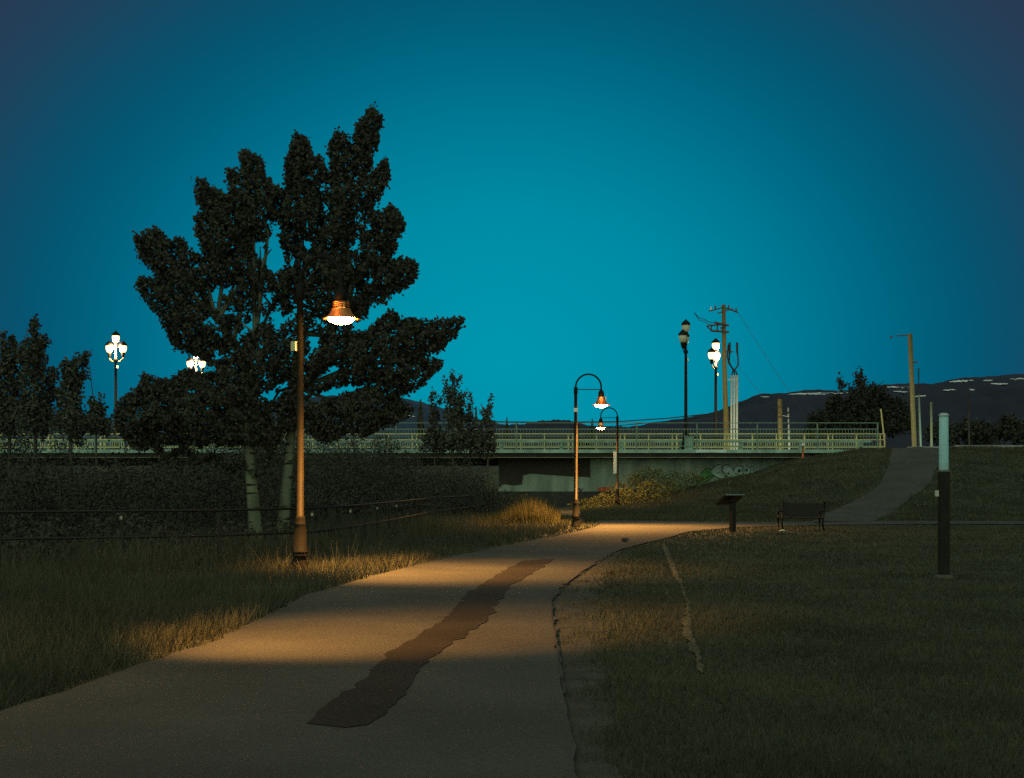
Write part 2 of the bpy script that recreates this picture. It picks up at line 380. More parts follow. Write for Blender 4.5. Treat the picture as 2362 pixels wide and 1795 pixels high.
flat_paint('pale_paint_patch', [(1604,1037.6),(1612,1037),(1676,1037.2),(1675,1044.4),(1640,1043.6),(1606,1044.2)], 89.838, mat('pale_repaint', (.60,.75,.72), .8, .15, 3), br)
# near-side picket fence on the bridge edge
GALV = mat('galvanised_green', (.19,.275,.22), .6, .2, 8, metal=.2)
fn = thing('bridge_fence', 'tall grey green picket fence along the near edge of the bridge', 'fence', (0,90.1,3.76))
def fpart(name, c, d, m=GALV, parent=fn, org=(0,90.1,3.76)):
    mb = MB(org); mb.box(c, d); return mb.build(name, m, parent)
fx1 = P(2026,1000,90).x
for z, t in ((5.47,.05),(5.07,.06),(4.62,.04),(3.98,.05)): fpart('rail', ((BX0+fx1)/2,90.1,z), (fx1-BX0,.05,t))
px = 2025
posts = []
while px > -420:
    c = P(px,1000,90.1).x; fpart('post', (c,90.16,4.62), (.08,.08,1.72)); posts.append(c); px -= 139
pk = MB(); pk.box((0,0,0), (.022,.022,1.09)); pkm = pk.mesh('picket'); pkm.materials.append(GALV)
n = 0; px = 2020
while px > -60 and n < 298:
    o = bpy.data.objects.new('picket', pkm); COL.objects.link(o); o.parent = fn; o.location = (P(px,1000,90.1).x, 0, 4.525-3.76); px -= 7.0; n += 1
# guard rail just behind it
gr = thing('guard_rail', 'low grey green box beam guard rail behind the picket fence', 'guard rail', (0,91,3.76))
gxe = P(2010,1020,91).x
fpart('beam', ((BX0+gxe)/2,91,4.31), (gxe-BX0,.12,.15), CONC, gr, (0,91,3.76))
fpart('beam', ((BX0+gxe)/2,91,3.99), (gxe-BX0,.10,.08), CONC, gr, (0,91,3.76))
px = 1985
while px > -300: fpart('post', (P(px,1000,91).x,91.08,4.05), (.22,.1,.62), CONC, gr, (0,91,3.76)); px -= 138
# yellow railing on the far side
YEL = mat('lamplit_yellow_rail', (.62,.53,.24), .6, .12, 5)  # yellow lamplight put into the colour of the rails
fb = thing('yellow_railing', 'pale yellow two rail railing on the far side of the bridge', 'railing', (0,99,3.76))
ye = P(2042,1000,99).x
for z, t in ((5.08,.07),(4.67,.06),(4.16,.10)): fpart('rail', ((BX0+ye)/2,99,z), (ye-BX0,.07,t), YEL, fb, (0,99,3.76))
px = 2036; k = 0
while px > -300:
    for dx in ((0,) if k % 2 else (-5,5)): fpart('post', (P(px+dx,1000,99).x,99.06,4.42), (.085,.06,1.30), YEL, fb, (0,99,3.76))
    px -= 60; k += 1
mb = MB((0,99,3.76)); px = 1990
while px > 0: mb.box((P(px,1000,99).x,99.1,4.34),(.03,.03,.62)); px -= 5.2
mb.build('balusters', YEL, fb)['kind'] = 'stuff'
# thin leaning end pole in the railing's yellow
ep = thing('end_pole', 'thin leaning pale yellow pole at the end of the bridge railing', 'pole', P(2040,1020,98.5))
mb = MB(P(2040,1020,98.5)); mb.tube([P(2041,1024,98.5),P(2032,945,98.5)], .05, 8); mb.build('shaft', YEL, ep)
mb = MB(P(2040,1020,98.5)); mb.tube([P(2032,945,98.5),P(2031.9,943.5,98.5)], .06, 8); mb.build('cap', YEL, ep)

# ------------------------------------------------------------------ lamps
BLACK = mat('black_lamp_paint', (.013,.012,.010), .7, .2, 9, .15, 40, spec=.12)
GLOW_ORANGE = mat('glow_orange_shade', (.46,.18,.05), .5, .2, 12, .1, 40, metal=.3)  # orange lamp glow put into the colour of shade and louvres
LENS = mat('lamp_lens', (.9,.8,.6), .4, .0, 3, emit=(1,.55,.19), estr=110)
POLE = mat('bronze_pole_paint', (.024,.0175,.008), .6, .25, 5, .15, 40, spec=.2)
BULB = mat('cage_bulb', (.9,.6,.3), .4, .0, 3, emit=(1,.36,.07), estr=1.6)
BAND = mat('white_band', (.85,.80,.68), .6, .08)
SODIUM = (1.0, .43, .085)
def path_lamp(label, base, ang, power, cone=118, glow_w=2, blend=1.0, aim=None):
    t = thing('path_lamp', label, 'street lamp', base, ang, 'arched lamps along the path')
    MB().lathe([(.17,0),(.17,.04),(.15,.06),(.15,.20),(.125,.24),(.125,.30),(.14,.31),(.14,.335),(.12,.35),(.12,.36),(.14,.37),(.14,.395),(.115,.41),(.115,.78),(.095,.83),(.10,.86),(.10,.89),(.09,.9),(.09,.98),(.075,1.02)]).build('base', BLACK, t, True)
    MB().tube([(0,0,1.0),(0,0,3.0),(0,0,5.0)], [.070,.064,.058], 12).build('pole', POLE, t, True)
    MB().lathe([(.058,4.85),(.075,4.88),(.075,5.06),(.05,5.12),(.03,5.14)]).build('pole_cap', BLACK, t, True)
    r = .465; arc = [(r-r*math.cos(a), 0, 5.12+r*math.sin(a)) for a in np.linspace(0, math.pi, 17)]+[(2*r,0,5.0)]
    MB().tube(arc, .032, 8).build('arch', BLACK, t, True)
    MB().tube([(.05,0,5.03),(2*r,0,5.03)], .018, 6).build('crossbar', BLACK, t)
    c = (2*r,0,0)
    MB().lathe([(.035,5.02),(.06,4.99),(.09,4.95),(.105,4.90),(.107,4.76),(.0,4.76)], c).build('neck', BLACK, t, True)
    lv = thing_part = None
    for z in (4.745,4.71,4.675):
        MB().lathe([(.125,z-.009),(.15,z-.009),(.15,z+.009),(.125,z+.009),(.125,z-.009)], c, 20).build('louvre_ring', GLOW_ORANGE, t, True)
    for k in range(6):
        a = k*math.pi/3+.3; MB().box((2*r+.128*math.cos(a), .128*math.sin(a), 4.70), (.014,.014,.13)).build('louvre_bar', GLOW_ORANGE, t)
    MB().lathe([(.07,4.64),(.07,4.75)], c, 12).build('bulb', BULB, t)
    sh = MB().lathe([(.12,4.64),(.165,4.635),(.175,4.60),(.20,4.55),(.245,4.505),(.30,4.475),(.335,4.465),(.335,4.455),(.30,4.46),(.24,4.49),(.19,4.54),(.15,4.60),(.12,4.62)], c, 28).build('shade', GLOW_ORANGE, t, True)
    ln = MB().lathe([(.235,4.480),(.235,4.452),(.20,4.415),(.14,4.385),(.07,4.368),(.0,4.362)], c, 24).build('lens', LENS, t, True)
    lt = bpy.data.lights.new('lamp_light', 'SPOT'); lt.energy = power; lt.color = SODIUM; lt.spot_size = R(cone); lt.spot_blend = blend; lt.shadow_soft_size = .16
    lo = bpy.data.objects.new('lamp_light', lt); COL.objects.link(lo); lo.parent = t; lo.location = (2*r,0,4.16)
    if aim: lo.rotation_euler = (Matrix.Rotation(-ang,3,'Z') @ Vector(aim)).to_track_quat('-Z','Y').to_euler()
    ln.parent = sh
    for c_ in list(t.children):
        if c_.name.startswith(('louvre_ring','louvre_bar','bulb')): c_.parent = sh
    l2 = bpy.data.lights.new('louvre_light', 'POINT'); l2.energy = glow_w; l2.color = (1,.33,.07); l2.shadow_soft_size = .02
    o2 = bpy.data.objects.new('louvre_light', l2); COL.objects.link(o2); o2.parent = t; o2.location = (2*r-.0,-.20,4.72)
    return t
l1b = Vector((*G(692,1323), 0)); l2b = Vector((*G(1328,1216), 0))
y3 = 79.; x3 = (1424-CX)*y3/F; l3b = Vector((x3, y3, h1(x3,y3)))
lamp1 = path_lamp('tall arched path lamp with glowing bell shade in front of the white-barked tree', l1b, R(-32), 5600, 98, aim=(.30,.16,-1))
MB().box((-.07,-.06,4.03),(.10,.10,.17)).build('sensor_box', mat('pale_box', (.55,.55,.35), .6, .1), lamp1)
lamp2 = path_lamp('arched path lamp with glowing shade standing at the bend of the path', l2b, 0, 7800, 142, blend=.8, aim=(.05,-.22,-1))
MB().box((0,-.072,4.28),(.135,.02,.14)).build('sticker', BAND, lamp2)
MB().box((2*.465+.15,-.02,4.68),(.06,.06,.14)).build('sensor_box', BAND, lamp2)
lamp3 = path_lamp('small distant arched lamp below the bridge fence with a white panel on its pole', l3b, R(180), 1600, 140, blend=.7)
zz = P(0,1067,y3).z-l3b.z
MB().box((.13,.05,zz),(.17,.03,1.22)).build('white_panel', BAND, lamp3)
lamp0 = path_lamp('arched path lamp left of the path nearest the viewer', Vector((-5.75,11.4,0)), R(0), 6400, 47, aim=(3.3,3.15,-4.16))

GLOBE = mat('lit_globe', (.9,.8,.6), .4, .0, 3, emit=(1,.60,.25), estr=3.2)
GLOBE_OFF = mat('unlit_globe', (.85,.82,.60), .3, .06, 6, trans=.25)
LIT_GOLD = mat('lamplit_gold', (.40,.24,.08), .5, .2, 8, metal=.4)  # gold lamplight painted into stems and arms of the lit lamps
def globe_lamp(label, base, height, rz, lit, S=1.0):
    t = thing('bridge_lamp', label, 'street lamp', base, rz, 'globe lamps on the bridge')
    Hh = height
    MB().lathe([(.30,0),(.30,.35),(.24,.42),(.20,1.0),(.14,1.1),(.12,1.25)],n=12).build('base', BLACK, t, True)
    MB().tube([(0,0,1.2),(0,0,Hh*.6),(0,0,Hh-2.2)], [.115,.10,.085], 10).build('pole', BLACK, t, True)
    MB().tube([(0,0,Hh-2.2),(0,0,Hh-1.0)], [.075,.06], 8).build('stem', LIT_GOLD if lit else BLACK, t, True)
    MB().lathe([(.13,Hh-2.35),(.15,Hh-2.3),(.15,Hh-2.2),(.08,Hh-2.12)],n=12).build('collar', BLACK, t, True)
    MB().box((.15,-.06,Hh-2.75),(.13,.13,.2)).build('photocell', BAND, t)
    spots = [(0,0,Hh-1.0)]+[(.50*math.cos(a), .50*math.sin(a), Hh-1.70) for a in (.25, math.pi-.25)]
    for i,(x,y,z) in enumerate(spots):
        if i: MB().tube([(0,0,z-.62),(x*.5,y*.5,z-.66),(x,y,z-.42),(x,y,z-.2)], .035, 6).build('arm', LIT_GOLD if lit else BLACK, t, True)
        sk = MB().lathe([(.05,-.36),(.10,-.30),(.14,-.10),(.16,-.02),(.14,0)], (x,y,z), 12).build('socket', BLACK, t, True)
        gb = MB().lathe([(.13,0),(.19,.06),(.245,.20),(.262,.34),(.25,.46),(.21,.50)], (x,y,z), 16).build('globe', GLOBE if lit else GLOBE_OFF, t, True)
        MB().lathe([(.21,.495),(.30,.47),(.31,.50),(.27,.60),(.18,.70),(.08,.78),(.03,.84),(0,.87)], (x,y,z), 16).build('cap', BLACK, gb, True); sk.parent = gb
    if lit:
        lt = bpy.data.lights.new('globe_light', 'POINT'); lt.energy = 1500; lt.color = (1,.72,.32); lt.shadow_soft_size = .12
        lo = bpy.data.objects.new('globe_light', lt); COL.objects.link(lo); lo.parent = t; lo.location = (0,-.3,Hh-1.42)
    return t
def blamp(px, ptop, y, zb, label, rz, lit):
    top = P(px, ptop, y); return globe_lamp(label, (top.x, y, zb), top.z-zb, rz, lit)
ul = blamp(1582, 731, 90.55, 3.77, 'unlit black bridge lamp with pale globes beside the wooden utility pole', R(75), False)
MB().box((0,-.20,.40),(.66,.5,.95)).build('pedestal', CONC, ul)
blamp(1651, 775, 100.6, 3.77, 'glowing globe lamp just in front of the wooden utility pole', R(62), True)
blamp(267, 758, 100.6, 3.77, 'glowing three globe lamp standing alone against the sky at far left', R(0), True)
blamp(452, 798, 112.0, 3.75, 'glowing globe lamp half hidden by the big tree', R(5), True)

# ------------------------------------------------------------------ utility poles
WOOD = mat('pole_wood', (.27,.20,.075), .9, .3, 3, .4, 30, stretch=(6,6,.6))
PALEW = mat('pale_pole_wood', (.33,.27,.13), .9, .3, 3, .4, 30, stretch=(6,6,.6))
WHITE = mat('white_pipe', (.72,.78,.76), .5, .08)
CABLE = mat('black_cable', (.03,.03,.03), .7, .1)
DKMET = mat('dark_fittings', (.09,.075,.065), .6, .3, 8)
UY = 112.
ub = P(1676,1040,UY); ub.z = 3.75
up_ = thing('utility_pole', 'tall brown wooden utility pole with crossarms behind the bridge', 'utility pole', ub)
def U(px, py, dy=0): return P(px,py,UY+dy)-ub
mb = MB(); mb.tube([Vector((0,0,0)), U(1675,980), U(1671,840), U(1669,703)], [.24,.22,.18,.15], 12); mb.build('pole', WOOD, up_, True)
for a,b,r in (((1636,718,-.5),(1668,709,-.1),.06),((1670,709,.1),(1702,721,.5),.06),((1655,723,.4),(1690,712,-.4),.05)):
    mb = MB(); mb.tube([U(*a),U(*b)], r, 6); mb.build('crossarm', DKMET, up_)
for px,py in ((1640,714),(1650,711),(1681,710),(1698,717)):
    mb = MB(); mb.lathe([(.05,-.1),(.07,0),(.05,.08),(.07,.12),(.03,.2)], U(px,py-1), 8); mb.build('insulator', BAND if px == 1640 else DKMET, up_)
for a,b,r in (((1648,744),(1681,751),.10),((1632,752),(1672,748),.07),((1640,763),(1681,766),.10),((1630,752),(1642,764),.05),((1642,748),(1640,763),.05),((1655,750),(1654,762),.06),((1663,757),(1672,753),.09)):
    mb = MB(); mb.tube([U(a[0],a[1],-.4),U(b[0],b[1],-.2)], r, 6); mb.build('switch_bar', DKMET, up_)
mb = MB(); mb.tube([U(1676,811),U(1692,812)], .06, 6); mb.build('bracket', DKMET, up_)
for dx in (1683,1700):
    mb = MB(); mb.tube([U(dx,790),U(dx+.5,815)], .09, 8); mb.build('cable_terminal', CABLE, up_)
cb = thing('white_conduits', 'three tall white conduit pipes strapped beside the wooden utility pole', 'conduit', P(1692,1040,UY+.1))
co = Vector(cb.location); co.z = 3.75; cb.location = co
def C_(px,py): return P(px,py,UY+.1)-co
for i,px in enumerate((1687.5,1694,1700.5)):
    mb = MB(); mb.tube([Vector((C_(px-1,0).x,0,0)), C_(px,866)], .085, 10); mb.build('pipe', WHITE, cb, True)
for pts in (((1687.5,866),(1690,858),(1697,850),(1703,842),(1702,825),(1700.5,800)), ((1694,866),(1694,860),(1688,848),(1682,835),(1683,815)), ((1700.5,866),(1698,858),(1690,850),(1681,838),(1678,822),(1680,795))):
    mb = MB(); mb.tube([C_(*p) for p in pts], .06, 6); mb.build('cable', CABLE, cb, True)
for py in (876, 975):
    mb = MB(); mb.box((C_(1690,py)), (.8,.05,.05)); mb.build('strap', WHITE, cb)
def post(name, label, cat, px0, pytop, px1, y, zb, r, m, extra=None):
    b = P(px0,0,y); b.z = zb; t = thing(name, label, cat, b)
    mb = MB(); mb.tube([(0,0,0), P(px1,pytop,y)-b], [r*1.1, r], 12); mb.build('shaft', m, t, True)
    if extra: extra(t, b)
    return t
def stub_x(t,b):
    for py in (938,960):
        mb = MB(); mb.tube([P(1799,py,UY-1)-b, P(1799,py+3,UY-1)-b], .222, 12); mb.build('dark_band', DKMET, t)
post('stub_pole', 'short thick pale wooden pole stub with dark bands behind the bridge', 'utility pole', 1801, 921, 1799, UY-1, 3.75, .19, PALEW, stub_x)
def mark_x(t,b):
    for py in range(950, 1030, 13):
        mb = MB(); mb.tube([P(1818,py,UY-2)-b, P(1818.2,py+4,UY-2)-b], .072, 8); mb.build('dark_stripe', CABLE, t)
    mb = MB(); mb.tube([P(1805,959,UY-2)-b, P(1818,961,UY-2)-b], .02, 5); mb.build('tie', WHITE, t)
post('marker_pole', 'thin white and black striped pole beside the short wooden stub', 'pole', 1821, 941, 1818, UY-2, 3.75, .06, WHITE, mark_x)
def tall_x(t,b):
    mb = MB(); mb.tube([P(2096,773,105)-b, P(2068,775,105)-b], .05, 6); mb.build('crossarm', DKMET, t)
    mb = MB(); mb.lathe([(.06,-.08),(.10,0),(.06,.1)], P(2055,778,105)-b, 8); mb.build('insulator', DKMET, t)
    mb = MB(); mb.tube([P(2068,775,105)-b, P(2055,778,105)-b], .015, 4); mb.build('arm_wire', DKMET, t)
    mb = MB(); mb.tube([P(2103,838,105)-b, P(2116,834,105)-b], .06, 6); mb.build('bracket', DKMET, t)
post('utility_pole', 'leaning tan wooden utility pole with one side arm beside the road', 'utility pole', 2110, 770, 2099, 105, 3.75, .17, PALEW, tall_x)
def tee(t,b):
    mb = MB(); mb.tube([P(2110,915,105)-b, P(2135,913,105)-b], .045, 6); mb.build('crossbar', WHITE, t)
post('white_pole', 'thin pale pole with a short crossbar beside the leaning wooden pole', 'pole', 2124.5, 911, 2119.5, 105, 3.75, .075, mat('pale_pole_paint', (.45,.62,.58), .6, .1), tee)
def pend(t,b):
    mb = MB(); mb.lathe([(.05,-.08),(.09,0),(.05,.06)], P(2149,976,104)-b, 8); mb.build('foot_light', WHITE, t)
post('short_pole', 'short pale pole between the leaning pole and the white topped post', 'pole', 2149, 928, 2148, 104, 3.75, .085, mat('mossy_pole', (.38,.45,.32), .8, .15), pend)
def mast(t,b):
    mb = MB(); mb.tube([P(2118,850,140)-b, P(2120,850,140)-b], .09, 6); mb.build('fitting', DKMET, t)
post('thin_mast', 'thin dark mast rising behind the leaning wooden pole', 'pole', 2119, 850, 2119, 140, 3.75, .06, DKMET, mast)
def mast2(t,b):
    mb = MB(); mb.tube([P(2234,905,120)-b, P(2235.5,905,120)-b], .06, 6); mb.build('fitting', DKMET, t)
post('thin_mast', 'thin dark mast at far right against the hill', 'pole', 2236, 905, 2234.5, 120, 3.75, .045, DKMET, mast2)
# overhead wires
def wire(label, pts, r, ys):
    q = [P(a,b,y) for (a,b),y in zip(pts,ys)]; out = []
    for i in range(len(q)-1):
        for k in range(10):
            t = k/10; p = q[i].lerp(q[i+1], t); out.append(p)
    out.append(q[-1]); mb = MB(); mb.tube(out, r, 5)
    o = mb.build('overhead_wire', CABLE); tag(o, label, 'wire', 'overhead wires')
wire('dark cable running low above the bridge fence to the utility pole', [(1060,972),(1250,974),(1420,973),(1540,965),(1672,951)], .045, [112]*5)
wire('second dark cable sloping up from behind the small lamp to the utility pole', [(1395,985),(1480,977),(1560,970),(1672,956)], .035, [112]*4)
wire('thin wire falling from the pole top down to the road at right', [(1702,721),(1746,790),(1850,950),(1880,1000)], .015, [112,111,108,107])
wire('thin guy wire crossing the hill toward the dark trees', [(1690,830),(1760,915),(1830,985),(1860,1015)], .012, [112,110,108,107])
wire('pair of loose wires hanging at upper left of the utility pole', [(1601,721),(1612,733),(1622,736),(1634,742),(1648,746)], .03, [112]*5)
wire('lower loose wire drooping toward the crossarms of the utility pole', [(1601,721),(1612,738),(1625,742),(1636,749),(1644,752)], .025, [112.3]*5)

# ------------------------------------------------------------------ right-hand furniture
# reflective topped post
pb = Vector((*G(2177,1338), 0)); hz = P(0,958,pb.y).z; hb = P(0,1088,pb.y).z
tp = thing('marker_post', 'dark square post with a pale blue white upper sleeve in the grass at right', 'post', pb)
MB().box((0,0,hb/2),(.155,.155,hb)).build('shaft', mat('dark_timber', (.015,.013,.011), .85, .3, 4, .4, 40, stretch=(8,8,1)), tp)
SLEEVE = mat('pale_sleeve', (.62,.93,.97), .4, .06, 3, spec=.4, trans=.6)
MB().lathe([(.075,hb),(.078,hb+.02),(.074,hz-.02),(.06,hz)], n=20).build('sleeve', SLEEVE, tp, True)
MB().box((0,0,hb+.01),(.165,.165,.03)).build('collar', mat('post_collar', (.10,.11,.10), .6, .2), tp)
MB().lathe([(.084,hz-.02),(.084,hz+.01),(.05,hz+.035),(0,hz+.04)], n=16).build('cap', mat('post_cap', (.35,.45,.47), .5, .2), tp, True)
MB().lathe([(.19,0),(.18,.05),(.12,.09)], n=12).build('footing', mat('post_footing', (.07,.068,.06), .95, .3, 9, .4), tp, True)
MB().box((-.13,-.05,hb-.36),(.06,.02,.10)).build('reflector', mat('reflector_plate', (.45,.45,.4), .4, .1), tp)
# lectern sign
sb = Vector((*G(1690,1228), 0))
ls = thing('information_lectern', 'dark slanted information panel on a single post beside the path', 'sign', sb, R(33))
TIMB = mat('lectern_paint', (.014,.013,.011), .6, .2, 6)
MB().box((0,0,.48),(.17,.14,.96)).build('post', TIMB, ls)
MB().box((0,.14,1.07),(.80,.58,.045), rx=R(-33)).build('panel', TIMB, ls)
MB().box((0,-.115,1.225),(.80,.02,.025)).build('panel_highlight', mat('edge_highlight', (.5,.7,.68), .35, .05, metal=.6), ls)  # sky highlight along the panel's top, painted as a pale strip
MB().box((0,.06,.98),(.30,.20,.06), rx=R(-33)).build('bracket', TIMB, ls)
# bench
bb = Vector((*G(1846,1226), 0))
bn = thing('park_bench', 'dark park bench with curled iron arms beside the path', 'bench', bb, R(-28))
IRON = mat('bench_iron', (.010,.009,.008), .55, .2, 9); SLAT = mat('bench_slat', (.010,.009,.008), .7, .25, 5, stretch=(1,8,8))
for k in range(5): MB().box((0,-.22+k*.105,.44),(1.35,.085,.035)).build('seat_slat', SLAT, bn)
for k in range(6): MB().box((0,.29+k*.028,.52+k*.075),(1.35,.025,.066), rx=R(-14)).build('back_slat', SLAT, bn)
for s in (-1,1):
    x = s*.70; ar = []
    for i in range(13):
        a = -2.2+i*.42; ar.append((x, -.25+.10*math.cos(a)*1.0, .56+.09*math.sin(a)))
    am = MB().tube([(x,-.22,.65),(x,.0,.67),(x,.30,.66)], .026, 6).build('armrest', IRON, bn, True)
    MB().tube(ar, .028, 6).build('arm_scroll', IRON, am, True)
    MB().tube([(x,-.30,0),(x,-.24,.12),(x,-.17,.28),(x,-.24,.43)], .032, 6).build('front_leg', IRON, bn, True)
    MB().tube([(x,.36,0),(x,.28,.14),(x,.20,.28),(x,.27,.45),(x,.46,.98)], .032, 6).build('rear_leg', IRON, bn, True)
    MB().tube([(x,-.26,.42),(x,.28,.42)], .028, 6).build('seat_support', IRON, bn)
# small things on the ground
def pebble(name, label, cat, loc, r, m, seed, flat=.55):
    q = random.Random(seed); bm = bmesh.new(); bmesh.ops.create_icosphere(bm, subdivisions=2, radius=r)
    for v in bm.verts: v.co = v.co*q.uniform(.82,1.15); v.co.z *= flat
    lo = min(v.co.z for v in bm.verts)
    for v in bm.verts: v.co.z -= lo
    me = bpy.data.meshes.new(name); bm.to_mesh(me); bm.free(); o = link_mesh(name, me, m, None, loc); tag(o, label, cat); return o
pebble('stone', 'small dark stone lying on the lit bend of the path', 'stone', (*G(1442,1252), .03), .10, mat('dark_stone', (.06,.055,.05), .9, .3, 9), 3)
lt = MB(); lt.add([(-.14,-.05,.06),(.02,-.07,.08),(.14,0,.05),(.05,.07,.10),(-.08,.06,.07)], [(0,1,2,3,4)]).add([(-.14,-.05,.045),(.02,-.07,.065),(.14,0,.035),(.05,.07,.085),(-.08,.06,.055)], [(4,3,2,1,0)])
o = lt.build('litter_scrap', mat('pale_plastic', (.7,.85,.8), .4, .05), None, False, (*G(1804,1229), 0)); tag(o, 'small pale scrap of litter on the grass in front of the bench', 'litter')
# orange marker on the bridge bank
mp_ = P(1852,1066,88.6); mp_.z = h1(mp_.x, 88.6)-.1
om = thing('cable_marker', 'orange marker post with a pale top in front of the bridge', 'marker post', mp_)
zt = P(0,1028,88.6).z-mp_.z; zt2 = P(0,1012,88.6).z-mp_.z
mb = MB(); mb.tube([(0,0,0),(0,0,zt)], .062, 10); mb.build('shaft', mat('orange_plastic', (.62,.13,.05), .5, .1), om, True)
mb = MB(); mb.tube([(0,0,zt),(0,0,(zt+zt2)/2)], .06, 10); mb.build('white_band', WHITE, om, True)
mb = MB(); mb.tube([(0,0,(zt+zt2)/2),(-.05,0,zt2)], [.06,.04], 10); mb.build('tip', mat('grey_tip', (.35,.4,.36), .6, .1), om, True)

# ------------------------------------------------------------------ river railing
fpts = [(-11.2,25.6),(-9.65,26.5),(-7.6,27.4),(-5.9,28.3),(-4.3,30.3),(-3.9,34),(-3.5,40),(-3.2,47),(-2.9,54),(-1.9,64),(-.8,76)]
rf = thing('river_railing', 'dark metal railing with pale post plates along the river bank at left', 'railing', (fpts[3][0],fpts[3][1],0))
fo = (fpts[3][0],fpts[3][1],0)
RAILM = mat('railing_metal', (.016,.015,.013), .6, .2, 9)
PLATE = mat('pale_plate', (.30,.32,.24), .5, .1)
for z in (1.06,.55):
    mb = MB(fo); mb.tube([(x,y,z+min(0,h1(x,y))) for x,y in fpts], .026, 8); mb.build('rail', RAILM, rf, True)
acc = 0
for (a,b) in zip(fpts, fpts[1:]):
    d = math.dist(a,b); k = max(1, round(d/1.9))
    for i in range(k):
        t = i/k; x = a[0]+(b[0]-a[0])*t; y = a[1]+(b[1]-a[1])*t; z0 = min(0,h1(x,y))
        mb = MB(fo); mb.box((x,y,z0+.51),(.06,.06,1.02)); ps = mb.build('post', RAILM, rf)
        acc += 1
        if acc % 2 and y < 45: mb = MB(fo); mb.box((x,y-.045,z0+.93),(.05,.012,.065)); mb.build('plate', PLATE, rf)

# ------------------------------------------------------------------ trees
BARK = mat('pale_bark', (.14,.165,.11), .9, .4, 3.0, .6, 18, stretch=(1,1,.4))
_n = BARK.node_tree.nodes; _l = BARK.node_tree.links.new; _b = _n['Principled BSDF']
_mp = _n.new('ShaderNodeMapping'); _mp.inputs['Scale'].default_value = (1.2,1.2,7); _l([x for x in _n if x.type == 'TEX_COORD'][0].outputs['Object'], _mp.inputs[0])
_nz = _n.new('ShaderNodeTexNoise'); _nz.inputs['Scale'].default_value = 1.6; _nz.inputs['Detail'].default_value = 3; _l(_mp.outputs[0], _nz.inputs['Vector'])
_r = _n.new('ShaderNodeMapRange'); _r.inputs[1].default_value = .58; _r.inputs[2].default_value = .63; _l(_nz.outputs['Fac'], _r.inputs[0])
_m = _n.new('ShaderNodeMix'); _m.data_type = 'RGBA'; _m.inputs['B'].default_value = (.02,.02,.016,1)
_l([x for x in _n if x.type == 'MIX'][0].outputs['Result'], _m.inputs['A']); _l(_r.outputs[0], _m.inputs['Factor']); _l(_m.outputs['Result'], _b.inputs['Base Color'])   # lenticel scars
DKBARK = mat('dark_bark', (.09,.085,.06), .9, .3, 5, .4, 20)
LEAF = mat('tree_leaf', (.062,.064,.048), .95, .1, 1.2, spec=.2, trans=.15)
LEAF2 = mat('bank_leaf', (.070,.074,.054), .8, .25, .6, spec=.2)
def axes_points(axes, Y, dens, cl, leaf_n, depth=1.0, q=None):
    """axes: (x0,y0,x1,y1,r0,r1,dy0,dy1) in photograph pixels -> leaf centres in tufts"""
    sc = Y/F; C = []
    for (x0,y0,x1,y1,r0,r1,d0,d1) in axes:
        Lp = math.hypot(x1-x0, y1-y0); n = max(4, int(dens*(Lp+r0+r1)*(r0+r1)*.5/100))
        t = rng.random(n)**.9; r = (r0+(r1-r0)*t)
        a = rng.random(n)*2*np.pi; u = np.sqrt(rng.random(n))
        ox = np.cos(a)*u*r; od = np.sin(a)*u*r*depth
        L_ = max(Lp,1); ux, uy = (x1-x0)/L_, (y1-y0)/L_
        al = rng.normal(size=n)*6
        X = x0+(x1-x0)*t-uy*ox+ux*al; Yp = y0+(y1-y0)*t+ux*ox+uy*al
        D = Y+(d0+(d1-d0)*t)+od*sc
        c = np.stack([(X-CX)*Y/F, D, EYE-(Yp-HY)*Y/F], 1)
        # leafy shoots: tufts stretched outward along the branch direction
        dirv = np.array([ux, 0, -uy])*.7+np.array([0,0,.5])
        k = np.repeat(np.arange(n), leaf_n); s = rng.random(len(k))[:,None]-.3
        C.append(c[k]+dirv*s*cl*2.0+rng.normal(size=(len(k),3))*cl*.55)
    return np.concatenate(C)
def limb(mb, pts, r0, r1, n=8, org=None):
    q = [Vector(p) for p in pts]; k = len(q)
    mb.tube(q, [r0+(r1-r0)*i/(k-1) for i in range(k)], n)

